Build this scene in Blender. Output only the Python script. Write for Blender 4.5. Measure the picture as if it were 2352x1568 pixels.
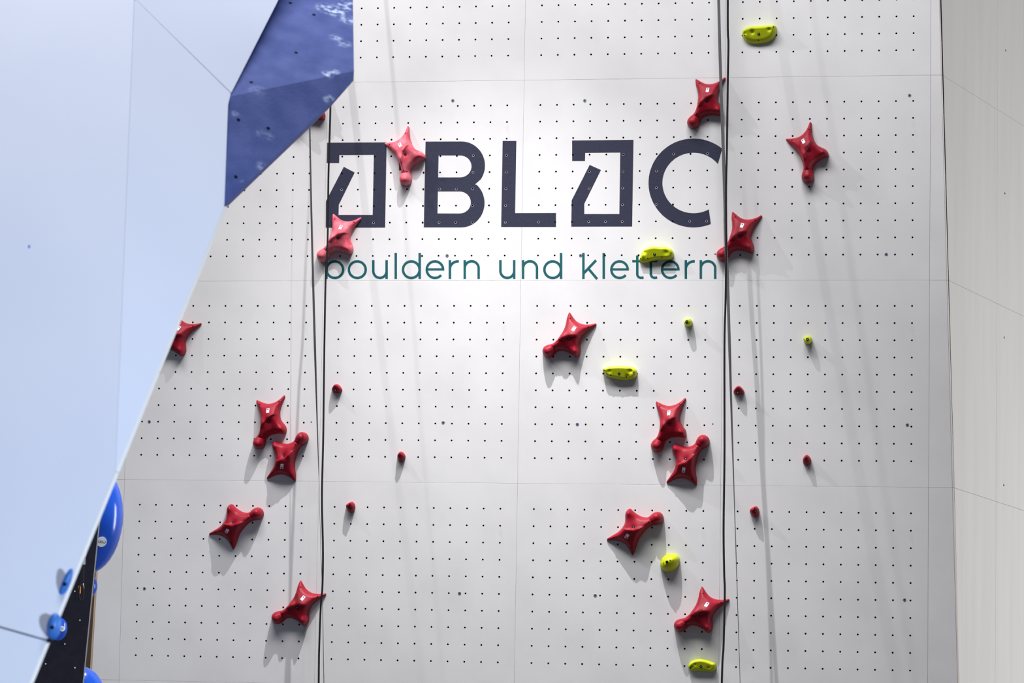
import bpy, bmesh, math, random
import numpy as np
from mathutils import Vector, Matrix, geometry

for o in list(bpy.data.objects):
    bpy.data.objects.remove(o, do_unlink=True)
scene = bpy.context.scene
COL = scene.collection

# ------------------------------------------------------------------ camera
# Pose solved from the 125 mm bolt-hole grid of the speed wall (world: X right, Y into the wall, Z up;
# the wall overhangs by 5 degrees and its seam v = 0 is the world origin).
TILT = math.radians(5.0)
F_PX = 7050.0
ROTV = np.array([-8.74447972e-02, 1.68449920e-01, 9.39838210e-03])
TRA = np.array([6.60001825e-02, -4.49923710e-01, 2.27250056e+01])

def rodrigues(w):
    th = np.linalg.norm(w); k = w / th
    K = np.array([[0, -k[2], k[1]], [k[2], 0, -k[0]], [-k[1], k[0], 0]])
    return np.eye(3) + math.sin(th) * K + (1 - math.cos(th)) * K @ K

S5, C5 = math.sin(TILT), math.cos(TILT)
def W(u, v, d=0.0):
    """wall coordinates (right, up along the wall, out from the wall) to world"""
    return Vector((u, -v * S5 - d * C5, v * C5 - d * S5))

RC = rodrigues(ROTV)
CAMW = -RC.T @ TRA                                   # camera in (u, -v, -d)
CAM_UVD = (CAMW[0], -CAMW[1], -CAMW[2])
A5 = np.array([[1, 0, 0], [0, S5, C5], [0, -C5, S5]])  # (u,-v,-d) to world
MC = A5 @ RC.T                                       # camera axes (right, down, forward) in world
CAM = W(*CAM_UVD)

cd = bpy.data.cameras.new('camera')
cam = bpy.data.objects.new('camera', cd)
COL.objects.link(cam)
cd.sensor_fit = 'HORIZONTAL'; cd.sensor_width = 36.0
cd.lens = F_PX / 2352.0 * 36.0
cd.clip_start = 0.1; cd.clip_end = 300
cam.matrix_world = Matrix((
    (MC[0, 0], -MC[0, 1], -MC[0, 2], CAM.x),
    (MC[1, 0], -MC[1, 1], -MC[1, 2], CAM.y),
    (MC[2, 0], -MC[2, 1], -MC[2, 2], CAM.z),
    (0, 0, 0, 1)))
cd.dof.use_dof = True
cd.dof.focus_distance = 22.6
cd.dof.aperture_fstop = 3.2
scene.camera = cam

# ------------------------------------------------------------------ world, lights, exposure
wd = bpy.data.worlds.new('World'); scene.world = wd
wd.use_nodes = True
wd.node_tree.nodes['Background'].inputs[0].default_value = (0.82, 0.88, 1.0, 1)
wd.node_tree.nodes['Background'].inputs[1].default_value = 0.08

def aim(o, target):
    o.rotation_euler = (Vector(target) - o.location).to_track_quat('-Z', 'Y').to_euler()

def spot(name, loc, target, power, size_deg, blend, radius, col):
    l = bpy.data.lights.new(name, 'SPOT'); l.energy = power; l.spot_size = math.radians(size_deg)
    l.spot_blend = blend; l.shadow_soft_size = radius; l.color = col
    o = bpy.data.objects.new(name, l); COL.objects.link(o); o.location = loc; aim(o, target)
    return o

def area(name, loc, target, power, sx, sy, col):
    l = bpy.data.lights.new(name, 'AREA'); l.shape = 'RECTANGLE'; l.size = sx; l.size_y = sy
    l.energy = power; l.color = col
    o = bpy.data.objects.new(name, l); COL.objects.link(o); o.location = loc; aim(o, target)
    return o

# floodlights on the beam above the speed wall
spot('floodlight_center', W(0.1, 4.8, 2.05), W(-0.4, -7.0, 2.8), 3150, 76, 1.0, 0.035, (1.0, 0.985, 0.985))
spot('floodlight_side', W(-6.5, 6.5, 2.6), W(-0.3, 0.9, 0), 1150, 42, 1.0, 0.05, (1.0, 0.985, 0.98))
# lamps under the hall roof, an added side fill for the right return wall, an added cool fill for the boulder wall
area('hall_lamps', W(-0.8, 9.2, 5.9), W(-0.3, 0, 0.8), 1430, 9, 2.6, (1.0, 0.985, 0.995))
area('added_side_fill', (13.0, 1.6, -2.4), (3.4, 0.8, -1.4), 850, 3, 6, (0.93, 0.96, 1.0))
spot('added_boulder_fill', (6.5, -15.8, -3.6), (0.1, -8.9, -3.2), 3300, 36, 1.0, 0.25, (0.76, 0.86, 1.0))

vs = scene.view_settings
vs.view_transform = 'Standard'; vs.look = 'None'; vs.exposure = 0.0; vs.gamma = 1.0
vs.use_curve_mapping = False

# ------------------------------------------------------------------ pixel helpers (2352 x 1568 frame)
def ray(x, y):
    return Vector(MC @ np.array([(x - 1176) / F_PX, (y - 784) / F_PX, 1.0]))

def at(x, y, depth):
    """world point seen at a pixel, at a distance along the viewing axis"""
    return CAM + ray(x, y) * depth

def wall_uv(x, y, d=0.0):
    r = RC.T @ np.array([(x - 1176) / F_PX, (y - 784) / F_PX, 1.0])
    s = (-d - CAMW[2]) / r[2]
    q = CAMW + s * r
    return q[0], -q[1]

def on_plane(x, y, p0, n):
    r = ray(x, y)
    return CAM + r * ((p0 - CAM).dot(n) / r.dot(n))

# ------------------------------------------------------------------ object helpers
def tag(o, label=None, cat=None, group=None, kind=None):
    if label: o['label'] = label
    if cat: o['category'] = cat
    if group: o['group'] = group
    if kind: o['kind'] = kind
    return o

def link(name, me, parent=None):
    o = bpy.data.objects.new(name, me)
    COL.objects.link(o)
    if parent is not None: o.parent = parent
    return o

def mesh(name, verts, faces, mats, smooth=False, idx=None):
    me = bpy.data.meshes.new(name)
    me.from_pydata([tuple(v) for v in verts], [], [tuple(int(i) for i in f) for f in faces])
    for m in (mats if isinstance(mats, (list, tuple)) else [mats]): me.materials.append(m)
    if idx is not None: me.polygons.foreach_set('material_index', idx)
    if smooth: me.polygons.foreach_set('use_smooth', [True] * len(me.polygons))
    me.update()
    return me

def empty(name, mat=None):
    o = bpy.data.objects.new(name, None); COL.objects.link(o)
    o.empty_display_size = 0.1
    if mat is not None: o.matrix_world = mat
    return o

def wall_matrix(u, v, d=0.0, rot=0.0):
    p = W(u, v, d)
    b = Matrix(((1, 0, 0, p.x), (0, -S5, -C5, p.y), (0, C5, -S5, p.z), (0, 0, 0, 1)))
    return b @ Matrix.Rotation(rot, 4, 'Z')

def fix_normals(me):
    bm = bmesh.new(); bm.from_mesh(me)
    bmesh.ops.recalc_face_normals(bm, faces=bm.faces)
    bm.to_mesh(me); bm.free(); me.update()
    return me

def slab(name, pts, off, mat, parent=None, bevel=0.0):
    """closed solid: a polygon of world points and its copy moved by the vector off"""
    n = len(pts)
    v = [Vector(p) for p in pts] + [Vector(p) + Vector(off) for p in pts]
    f = [list(range(n)), list(range(2 * n - 1, n - 1, -1))]
    for i in range(n):
        j = (i + 1) % n
        f.append([i, i + n, j + n, j])
    me = fix_normals(mesh(name, v, f, mat))
    if bevel:
        bm = bmesh.new(); bm.from_mesh(me)
        bmesh.ops.bevel(bm, geom=list(bm.edges), offset=bevel, segments=2, affect='EDGES', profile=0.5)
        bm.to_mesh(me); bm.free()
    return link(name, me, parent)

# ------------------------------------------------------------------ materials
def new_mat(name):
    m = bpy.data.materials.new(name); m.use_nodes = True
    nt = m.node_tree
    return m, nt, nt.nodes['Principled BSDF'], nt.nodes.new, nt.links.new

def plain(name, col, rough=0.5, metal=0.0, spec=0.5):
    m, nt, b, N, L = new_mat(name)
    b.inputs['Base Color'].default_value = (*col, 1); b.inputs['Roughness'].default_value = rough
    b.inputs['Metallic'].default_value = metal; b.inputs['Specular IOR Level'].default_value = spec
    return m

def noisy(name, c1, c2, scale=(3, 3, 3), detail=4, lo=0.35, hi=0.65, rough=0.6, bump=0.0, bscale=200, spec=0.4,
          c3=None, c3scale=2.0, c3lo=0.62, c3hi=0.72, c3stretch=(1, 1, 1)):
    """two tones mixed by noise, fine relief, and optional marks of a third tone"""
    m, nt, b, N, L = new_mat(name)
    tc = N('ShaderNodeTexCoord'); mp = N('ShaderNodeMapping'); mp.inputs['Scale'].default_value = scale
    L(tc.outputs['Object'], mp.inputs['Vector'])
    nz = N('ShaderNodeTexNoise'); nz.inputs['Scale'].default_value = 1.0; nz.inputs['Detail'].default_value = detail
    L(mp.outputs[0], nz.inputs['Vector'])
    rp = N('ShaderNodeMapRange'); rp.inputs[1].default_value = lo; rp.inputs[2].default_value = hi
    L(nz.outputs[0], rp.inputs[0])
    mx = N('ShaderNodeMix'); mx.data_type = 'RGBA'
    mx.inputs[6].default_value = (*c1, 1); mx.inputs[7].default_value = (*c2, 1)
    L(rp.outputs[0], mx.inputs[0])
    out = mx.outputs[2]
    if c3:
        mp3 = N('ShaderNodeMapping'); mp3.inputs['Scale'].default_value = c3stretch; mp3.inputs['Location'].default_value = (3.1, 1.7, 5.3)
        L(tc.outputs['Object'], mp3.inputs['Vector'])
        n3 = N('ShaderNodeTexNoise'); n3.inputs['Scale'].default_value = c3scale; n3.inputs['Detail'].default_value = 8; n3.inputs['Roughness'].default_value = 0.7
        L(mp3.outputs[0], n3.inputs['Vector'])
        r3 = N('ShaderNodeMapRange'); r3.inputs[1].default_value = c3lo; r3.inputs[2].default_value = c3hi
        L(n3.outputs[0], r3.inputs[0])
        m3 = N('ShaderNodeMix'); m3.data_type = 'RGBA'; m3.inputs[7].default_value = (*c3, 1)
        L(r3.outputs[0], m3.inputs[0]); L(out, m3.inputs[6]); out = m3.outputs[2]
    L(out, b.inputs['Base Color'])
    b.inputs['Roughness'].default_value = rough; b.inputs['Specular IOR Level'].default_value = spec
    if bump:
        nb = N('ShaderNodeTexNoise'); nb.inputs['Scale'].default_value = bscale; nb.inputs['Detail'].default_value = 3
        L(tc.outputs['Object'], nb.inputs['Vector'])
        bp = N('ShaderNodeBump'); bp.inputs['Strength'].default_value = bump; bp.inputs['Distance'].default_value = 0.002
        L(nb.outputs[0], bp.inputs['Height']); L(bp.outputs[0], b.inputs['Normal'])
    return m

M_PANEL = noisy('white_coated_plywood', (0.80, 0.795, 0.80), (0.74, 0.735, 0.74), (2.2, 2.2, 2.2), 6, 0.4, 0.7, 0.55, 0.12, 260, 0.3,
                c3=(0.66, 0.66, 0.67), c3scale=1.6, c3lo=0.66, c3hi=0.82, c3stretch=(2.2, 0.9, 1))
M_HOLE = plain('dark_bolt_hole', (0.004, 0.004, 0.005), 0.9, 0, 0.1)
M_BACKING = plain('dark_gap', (0.012, 0.011, 0.012), 0.9, 0, 0.1)
M_SIDE = noisy('beige_coated_plywood', (0.74, 0.70, 0.655), (0.69, 0.65, 0.605), (9, 9, 0.6), 5, 0.3, 0.75, 0.6, 0.08, 200, 0.3)
M_BROWN = noisy('shade_brown_coating', (0.50, 0.36, 0.24), (0.42, 0.29, 0.19), (12, 12, 0.8), 5, 0.35, 0.7, 0.6, 0.05, 100, 0.3)  # same coating as the right return wall, its shade painted in as brown
M_NAVY = noisy('navy_print', (0.027, 0.029, 0.056), (0.034, 0.037, 0.070), (60, 60, 60), 3, 0.3, 0.7, 0.5, 0.05, 300, 0.35)
M_TEAL = noisy('teal_print', (0.005, 0.100, 0.115), (0.007, 0.115, 0.130), (60, 60, 60), 3, 0.3, 0.7, 0.5, 0.05, 300, 0.35)
M_RED = noisy('red_hold_resin', (0.285, 0.005, 0.018), (0.345, 0.010, 0.028), (14, 14, 14), 4, 0.3, 0.7, 0.45, 0.25, 420, 0.22,
              c3=(0.75, 0.42, 0.46), c3scale=26, c3lo=0.66, c3hi=0.80)
M_REDCHALK_LIT = noisy('chalky_lit_red_hold_resin', (0.62, 0.060, 0.095), (0.72, 0.20, 0.25), (16, 16, 16), 5, 0.35, 0.7, 0.6, 0.25, 420, 0.3,
                   c3=(0.85, 0.60, 0.62), c3scale=26, c3lo=0.62, c3hi=0.78)  # chalk, plus the strong light on these holds painted into the red
M_YELLOW = noisy('lime_yellow_hold_resin', (0.58, 0.66, 0.006), (0.52, 0.60, 0.004), (18, 18, 18), 4, 0.3, 0.7, 0.45, 0.2, 420, 0.35)
M_STEEL = plain('steel', (0.55, 0.56, 0.58), 0.3, 1.0)
M_BOLTBLUE = plain('zinc_bolt', (0.28, 0.35, 0.46), 0.4, 0.6)
M_STICKER = plain('white_sticker', (0.86, 0.85, 0.88), 0.4)
M_PURPLE = plain('purple_print', (0.13, 0.03, 0.36), 0.5)
M_ROPE = noisy('black_rope', (0.006, 0.006, 0.007), (0.016, 0.016, 0.018), (150, 150, 150), 2, 0.3, 0.7, 0.8, 0.3, 500, 0.2)
M_WHITEWALL = noisy('cool_lit_white_coating', (0.67, 0.75, 0.93), (0.635, 0.715, 0.91), (1.3, 1.3, 0.8), 4, 0.35, 0.7, 0.6, 0.05, 120, 0.3,
                    c3=(0.58, 0.64, 0.80), c3scale=1.1, c3lo=0.66, c3hi=0.85, c3stretch=(2.5, 2.5, 0.7))  # white coating with part of the cool light painted in as blue
M_EDGE = plain('white_panel_edge', (0.86, 0.89, 0.93), 0.5)
M_BLUEVOL = noisy('blue_textured_coating', (0.050, 0.085, 0.30), (0.085, 0.125, 0.38), (7, 7, 7), 8, 0.35, 0.65, 0.75, 0.9, 90, 0.25,
                  c3=(0.42, 0.55, 0.85), c3scale=3.2, c3lo=0.67, c3hi=0.78)
def add_chalk(m, blobs, col, nscale=34.0):
    """chalk dabs of given centre (world) and radius, broken up by noise"""
    nt = m.node_tree; N = nt.nodes.new; L = nt.links.new
    b = nt.nodes['Principled BSDF']; src = b.inputs['Base Color'].links[0].from_socket
    tc = N('ShaderNodeTexCoord'); acc = None
    for p, r, k in blobs:
        d = N('ShaderNodeVectorMath'); d.operation = 'DISTANCE'; L(tc.outputs['Object'], d.inputs[0]); d.inputs[1].default_value = p
        mr = N('ShaderNodeMapRange'); mr.interpolation_type = 'SMOOTHSTEP'
        mr.inputs[1].default_value = r; mr.inputs[2].default_value = r * 0.25; mr.inputs[3].default_value = 0; mr.inputs[4].default_value = k
        L(d.outputs['Value'], mr.inputs[0])
        if acc is None: acc = mr.outputs[0]
        else:
            mm = N('ShaderNodeMath'); mm.operation = 'MAXIMUM'; L(acc, mm.inputs[0]); L(mr.outputs[0], mm.inputs[1]); acc = mm.outputs[0]
    nz = N('ShaderNodeTexNoise'); nz.inputs['Scale'].default_value = nscale; nz.inputs['Detail'].default_value = 3
    L(tc.outputs['Object'], nz.inputs['Vector'])
    r2 = N('ShaderNodeMapRange'); r2.inputs[1].default_value = 0.42; r2.inputs[2].default_value = 0.62; L(nz.outputs[0], r2.inputs[0])
    mu = N('ShaderNodeMath'); mu.operation = 'MULTIPLY'; L(acc, mu.inputs[0]); L(r2.outputs[0], mu.inputs[1])
    mx = N('ShaderNodeMix'); mx.data_type = 'RGBA'; mx.inputs[7].default_value = (*col, 1)
    L(mu.outputs[0], mx.inputs[0]); L(src, mx.inputs[6]); L(mx.outputs[2], b.inputs['Base Color'])
M_DARKWALL = noisy('navy_black_coating', (0.006, 0.006, 0.014), (0.010, 0.010, 0.022), (20, 20, 20), 3, 0.3, 0.7, 0.7, 0.1, 200, 0.2)
M_BLUEHOLD = noisy('blue_glossy_hold', (0.012, 0.075, 0.52), (0.018, 0.10, 0.60), (6, 6, 6), 3, 0.3, 0.7, 0.16, 0.0, 100, 0.5)
M_LTBLUE = noisy('light_blue_hold', (0.03, 0.16, 0.62), (0.06, 0.24, 0.75), (14, 14, 14), 3, 0.3, 0.7, 0.4, 0.0, 100, 0.4)
M_ORANGE = plain('orange_rubber', (0.85, 0.33, 0.03), 0.5)
M_SLING = plain('white_sling', (0.62, 0.63, 0.66), 0.7)
M_BLACKSLING = plain('black_sling', (0.015, 0.015, 0.018), 0.7)
M_TNUT = plain('pale_bolt_hole_rim', (0.80, 0.82, 0.88), 0.5)
M_FLOOR = noisy('dark_grey_mat', (0.06, 0.065, 0.075), (0.075, 0.08, 0.09), (2, 2, 2), 4, 0.3, 0.7, 0.7, 0.2, 60, 0.3)

def webbing_mat():
    m, nt, b, N, L = new_mat('grey_woven_webbing')
    uv = N('ShaderNodeUVMap'); mp = N('ShaderNodeMapping'); mp.inputs['Scale'].default_value = (5, 110, 1)
    L(uv.outputs[0], mp.inputs['Vector'])
    ck = N('ShaderNodeTexChecker'); ck.inputs['Scale'].default_value = 1.0
    ck.inputs['Color1'].default_value = (0.15, 0.152, 0.16, 1); ck.inputs['Color2'].default_value = (0.045, 0.046, 0.05, 1)
    L(mp.outputs[0], ck.inputs['Vector']); L(ck.outputs['Color'], b.inputs['Base Color'])
    b.inputs['Roughness'].default_value = 0.8; b.inputs['Specular IOR Level'].default_value = 0.2
    return m
M_WEB = webbing_mat()

# ------------------------------------------------------------------ floor
FZ = -6.0 * C5
fl = link('floor', mesh('floor', [(-30, -45, FZ), (30, -45, FZ), (30, 14, FZ), (-30, 14, FZ)], [(0, 1, 2, 3)], M_FLOOR))
tag(fl, 'dark grey matting on the hall floor below the climbing walls', 'floor', kind='structure')

hw = slab('wall_hall', [(-30, 13.8, FZ), (30, 13.8, FZ), (30, 13.8, 14), (-30, 13.8, 14)], (0, 0.2, 0), plain('grey_hall_wall', (0.22, 0.22, 0.23), 0.8))
tag(hw, 'plain grey rear wall of the hall behind the climbing tower', 'wall', kind='structure')

# ------------------------------------------------------------------ speed wall: plywood panels with bolt holes
HR = 0.0070
def panel_mesh():
    V, Fc, I = [], [], []
    index = {}
    def vid(x, y, z):
        k = (round(x, 5), round(y, 5), round(z, 5))
        if k not in index:
            index[k] = len(V); V.append((x, y, z))
        return index[k]
    n = 16; h = 0.0625; T = 0.020; G = 0.0005
    ang = [2 * math.pi * i / n for i in range(n)]
    for c in range(11):
        for r in range(10):
            cx = 0.125 + 0.125 * c; cy = 0.1875 + 0.125 * r
            ci, co, cb = [], [], []
            for a in ang:
                ca, sa = math.cos(a), math.sin(a)
                k = h / max(abs(ca), abs(sa))
                co.append(vid(cx + ca * k, cy + sa * k, 0))
                ci.append(vid(cx + ca * HR, cy + sa * HR, 0)); cb.append(vid(cx + ca * HR, cy + sa * HR, -0.015))
            for i in range(n):
                j = (i + 1) % n
                Fc.append((ci[i], co[i], co[j], ci[j])); I.append(0)
                Fc.append((ci[i], ci[j], cb[j], cb[i])); I.append(1)
            Fc.append(tuple(cb)); I.append(1)
    x0, x1, y0, y1 = 0.0625, 1.4375, 0.125, 1.375
    P = [(G, G), (1.5 - G, G), (1.5 - G, 1.5 - G), (G, 1.5 - G)]
    Q = [(x0, y0), (x1, y0), (x1, y1), (x0, y1)]
    B = 0.0009
    Pb = [(G + B, G + B), (1.5 - G - B, G + B), (1.5 - G - B, 1.5 - G - B), (G + B, 1.5 - G - B)]
    for i in range(4):
        j = (i + 1) % 4
        Fc.append((vid(*Pb[i], 0), vid(*Pb[j], 0), vid(*Q[j], 0), vid(*Q[i], 0))); I.append(0)
        Fc.append((vid(*P[i], -B), vid(*P[j], -B), vid(*Pb[j], 0), vid(*Pb[i], 0))); I.append(0)
        Fc.append((vid(*P[j], -B), vid(*P[i], -B), vid(*P[i], -T), vid(*P[j], -T))); I.append(0)
    Fc.append((vid(*P[3], -T), vid(*P[2], -T), vid(*P[1], -T), vid(*P[0], -T))); I.append(0)
    return mesh('panel', V, Fc, [M_PANEL, M_HOLE], idx=I)

wall_back = empty('wall_back', wall_matrix(0, 0))
tag(wall_back, 'white overhanging speed climbing wall of square plywood panels with bolt holes', 'climbing wall', kind='structure')
PM = panel_mesh()
for r in range(-4, 3):
    for c in range(-2, 2):
        o = link('panel', PM, wall_back); o.location = (1.5 * c, 1.5 * r, 0)

# slanted filler strips between the outermost panels and the corners
def corner_u(v): return 3.0584711 + (2.0538429 - v) * (3.2110150 - 3.0584711) / (2.0538429 + 2.8941575)
VB, VT = -6.0, 4.5
strip_v = [VB + 1.5 * i for i in range(8)]
for side in (1, -1):
    for a, b in zip(strip_v[:-1], strip_v[1:]):
        g = 0.0009
        pts = [(3.0 + g, a + g), (corner_u(a + g), a + g), (corner_u(b - g), b - g), (3.0 + g, b - g)]
        pts = [(side * x, y, 0) for x, y in pts]
        slab('filler_strip', pts, (0, 0, -0.02), M_PANEL, wall_back)
bb = [(-2.99, VB, -0.0205), (2.99, VB, -0.0205), (2.99, VT, -0.0205), (-2.99, VT, -0.0205)]
slab('backing_board', bb, (0, 0, -0.02), M_BACKING, wall_back)
# black joints along the two corners
for side in (1, -1):
    a, b = corner_u(VB), corner_u(VT)
    pts = [(side * (a + 0.0004), VB, -0.004), (side * (a + 0.016), VB, -0.004), (side * (b + 0.016), VT, -0.004), (side * (b + 0.0004), VT, -0.004)]
    slab('corner_joint', pts, (0, 0, -0.03), M_BACKING, wall_back)

def disc_mesh(name, r, z0, z1, mat, n=16, rim=0.0):
    V = [(0, 0, z1)]; Fc = []
    for rr, z in ((r - rim, z1), (r, z1 - rim), (r, z0)):
        V += [(rr * math.cos(2 * math.pi * i / n), rr * math.sin(2 * math.pi * i / n), z) for i in range(n)]
    for i in range(n):
        j = (i + 1) % n
        Fc.append((0, 1 + i, 1 + j))
        for k in (0, 1):
            Fc.append((1 + k * n + i, 1 + (k + 1) * n + i, 1 + (k + 1) * n + j, 1 + k * n + j))
    return mesh(name, V, Fc, mat)

BOLT_HEAD = disc_mesh('anchor_bolt', 0.0125, -0.001, 0.0022, M_BOLTBLUE, 14, 0.0015)
BOLT_SOCK = disc_mesh('socket', 0.0045, 0.0015, 0.0026, M_HOLE, 8)
for x, y in [(1040, 231), (1343, 231), (2089, 219), (1027, 587), (1333.5, 586.5), (2035.5, 584), (343, 968), (1018, 970), (1326, 974),
             (2084, 975.5), (332, 1351), (1055.5, 1362), (1367, 1367), (2077.5, 1377)]:
    u, v = wall_uv(x, y)
    o = link('anchor_bolt', BOLT_HEAD, wall_back); o.location = (u, v, 0)
    s = link('socket', BOLT_SOCK, o)
EXTRA = disc_mesh('small_hole', 0.005, -0.001, 0.0004, M_HOLE, 12)
for x, y in [(714.8, 969), (1637.3, 973.5), (1642.7, 583.4)]:
    u, v = wall_uv(x, y)
    o = link('small_hole', EXTRA, wall_back); o.location = (u, v, 0)

# ------------------------------------------------------------------ return walls of the tower, receding on both sides
AZ = math.radians(69.5)
def return_wall(side, name, label, mat, s_cols):
    hdir = Vector((side * math.cos(AZ), math.sin(AZ), 0))
    nrm = Vector((side * math.sin(AZ), -math.cos(AZ), 0))       # outward
    root = empty(name); tag(root, label, 'climbing wall', kind='structure')
    P0 = W(side * (corner_u(0) + 0.010), 0, 0)
    def s_corner(z):
        v = z / C5
        return (W(side * (corner_u(v) + 0.010), v, 0) - P0).dot(hdir)
    zs = [1.5 * k * C5 for k in range(-4, 4)]
    for a, b in zip(zs[:-1], zs[1:]):
        for i in range(len(s_cols) - 1):
            g = 0.0011
            s0a = s_corner(a) if i == 0 else s_cols[i] + g
            s0b = s_corner(b) if i == 0 else s_cols[i] + g
            s1 = s_cols[i + 1] - g
            pts = [P0 + hdir * s + Vector((0, 0, z)) for s, z in ((s0a, a + g), (s1, a + g), (s1, b - g), (s0b, b - g))]
            slab('panel', pts, -nrm * 0.02, mat, root)
    pts = [P0 + hdir * s + Vector((0, 0, z)) - nrm * 0.0205 for s, z in ((0.75, zs[0]), (s_cols[-1], zs[0]), (s_cols[-1], zs[-1]), (0.75, zs[-1]))]
    slab('backing_board', pts, -nrm * 0.02, M_BACKING, root)
    return root, P0, hdir, nrm

P0r = W(corner_u(0) + 0.010, 0, 0)
nr = Vector((math.sin(AZ), -math.cos(AZ), 0)); hr = Vector((math.cos(AZ), math.sin(AZ), 0))
s_seam = (on_plane(2287, 1300, P0r, nr) - P0r).dot(hr)
wr, P0r, hr, nr = return_wall(1, 'wall_right', 'beige coated return wall of the tower right of the speed wall', M_SIDE, [0, s_seam, s_seam + 1.5, s_seam + 3.0])
wl, P0l, hl, nl = return_wall(-1, 'wall_left_return', 'coated return wall with its shade painted brown, receding behind the left edge of the speed wall', M_BROWN, [0, s_seam, s_seam + 1.5])
for x, y in [(2310, 116), (2308, 444), (2306.5, 775), (2305.5, 1114)]:
    p = on_plane(x, y, P0r, nr)
    o = link('bolt_hole', disc_mesh('bolt_hole', 0.0085, -0.001, 0.0006, M_HOLE, 12), wr)
    o.matrix_world = Matrix.Translation(p) @ nr.to_track_quat('Z', 'Y').to_matrix().to_4x4()

# ------------------------------------------------------------------ lettering on the speed wall
HOLES = [(0.125 + 0.125 * c + 1.5 * C, 0.1875 + 0.125 * r + 1.5 * R) for C in range(-2, 2) for R in (-1, 0, 1) for c in range(11) for r in range(10)]

def arc(cx, cy, rx, ry, a0, a1, n=28):
    """pixel arc, angles in degrees, 0 right, 90 up"""
    return [(cx + rx * math.cos(math.radians(a0 + (a1 - a0) * i / n)), cy - ry * math.sin(math.radians(a0 + (a1 - a0) * i / n))) for i in range(n + 1)]

def poly_dist(p, poly):
    x, y = p; inside = False; best = 1e9
    for i in range(len(poly)):
        (x0, y0), (x1, y1) = poly[i - 1], poly[i]
        if (y0 > y) != (y1 > y) and x < (x1 - x0) * (y - y0) / (y1 - y0) + x0: inside = not inside
        dx, dy = x1 - x0, y1 - y0; L2 = dx * dx + dy * dy
        t = max(0, min(1, ((x - x0) * dx + (y - y0) * dy) / L2)) if L2 else 0
        best = min(best, math.hypot(x - x0 - t * dx, y - y0 - t * dy))
    return best if inside else -best

def letter(parent, polys, mat, d=0.0006, cut=0.0088):
    """polys: list of [outer, counter, ...] in pixels; bolt holes are cut out of the print"""
    V, Fc = [], []
    rims = []
    for k, loops in enumerate(polys):
        L = [[wall_uv(*p) for p in lp] for lp in loops]
        for hx, hy in HOLES:
            if cut and all((poly_dist((hx, hy), lp) > cut + 0.0015) if i == 0 else (poly_dist((hx, hy), lp) < -cut - 0.0015) for i, lp in enumerate(L)):
                L.append([(hx + cut * math.cos(a * math.pi / 8), hy + cut * math.sin(a * math.pi / 8)) for a in range(16)])
            elif abs(poly_dist((hx, hy), L[0])) < cut + 0.0015 or any(abs(poly_dist((hx, hy), lp)) < cut + .0015 for lp in L[1:1 + len(loops)]):
                rims.append((hx, hy))
        base = len(V)
        dd = d + 0.00015 * k
        tri = geometry.tessellate_polygon([[Vector((x, y, 0)) for x, y in lp] for lp in L])
        for lp in L: V += [(x, y, dd) for x, y in lp]
        for t in tri:
            a, b, c = (V[base + i] for i in t)
            s = (b[0] - a[0]) * (c[1] - a[1]) - (b[1] - a[1]) * (c[0] - a[0])
            t = t if s > 0 else t[::-1]
            Fc.append([base + i for i in t])
    o = link('letter', mesh('letter', V, Fc, mat), parent)
    done = set()
    for r in rims:
        if r not in done:
            done.add(r)
            h = link('bolt_hole', RIM_HOLE, o); h.location = (r[0], r[1], 0)
    return o
RIM_HOLE = disc_mesh('bolt_hole', HR, 0.0002, 0.0018, M_HOLE, 14)

mark = empty('wall_lettering', wall_matrix(0, 0))
tag(mark, "big navy A'BLOC wordmark printed across the white speed wall", 'lettering')
A1 = [(751.5, 327.6), (888, 326.8), (884.7, 522.5), (748, 522.8), (748.6, 462), (789.7, 383), (814.7, 396), (778.2, 470), (777.6, 493.5), (856, 493.5),
      (858.7, 355.5), (779.4, 356), (779, 374.2), (750.3, 374.2)]
letter(mark, [[A1]], M_NAVY)
letter(mark, [[[(917, 326.5), (946, 326.3), (945.5, 391), (916.5, 391)]]], M_NAVY)
B_out = [(977.4, 325.1)] + [(1060, 324.8)] + arc(1060, 380, 54, 55.2, 88, -35) + [(1090.8, 423.5)] + arc(1059, 466, 54, 56, 48, -88) + [(1059, 522), (973.4, 522)]
B_in1 = [(1007.4, 356.8)] + arc(1057, 382, 26, 25.2, 90, -90, 16) + [(1006.4, 407.3)]
B_in2 = [(1005.8, 439.5)] + arc(1056, 464.8, 25.5, 25.3, 90, -90, 16) + [(1004.8, 490)]
letter(mark, [[B_out, B_in1, B_in2]], M_NAVY)
letter(mark, [[[(1154.5, 323.5), (1186, 323.5), (1183.2, 489.2), (1277, 489), (1277, 521), (1151, 521)]]], M_NAVY)
A2 = [(1314, 322.5), (1455, 321), (1452, 520), (1312, 520.3), (1313, 460), (1354.3, 378.5), (1380.3, 390.2), (1342, 467.9), (1342, 491.2), (1422.6, 491.2),
      (1424.6, 350.2), (1344.2, 350.8), (1343.6, 369.5), (1314.2, 369.5)]
letter(mark, [[A2]], M_NAVY)
Cc = arc(1593, 420, 103.5, 102, 50.5, 292.5, 60) + arc(1593, 420, 71.5, 69.5, 299.5, 38.5, 60)
letter(mark, [[Cc]], M_NAVY)

def stroke(pts, w=5.7):
    """pixel polyline to an outline polygon of constant width"""
    n = len(pts); Lf, Rt = [], []
    for i in range(n):
        a = pts[max(i - 1, 0)]; b = pts[min(i + 1, n - 1)]
        dx, dy = b[0] - a[0], b[1] - a[1]; l = math.hypot(dx, dy) or 1
        nx, ny = -dy / l * w / 2, dx / l * w / 2
        Lf.append((pts[i][0] + nx, pts[i][1] + ny)); Rt.append((pts[i][0] - nx, pts[i][1] - ny))
    return [Lf + Rt[::-1]]

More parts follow.
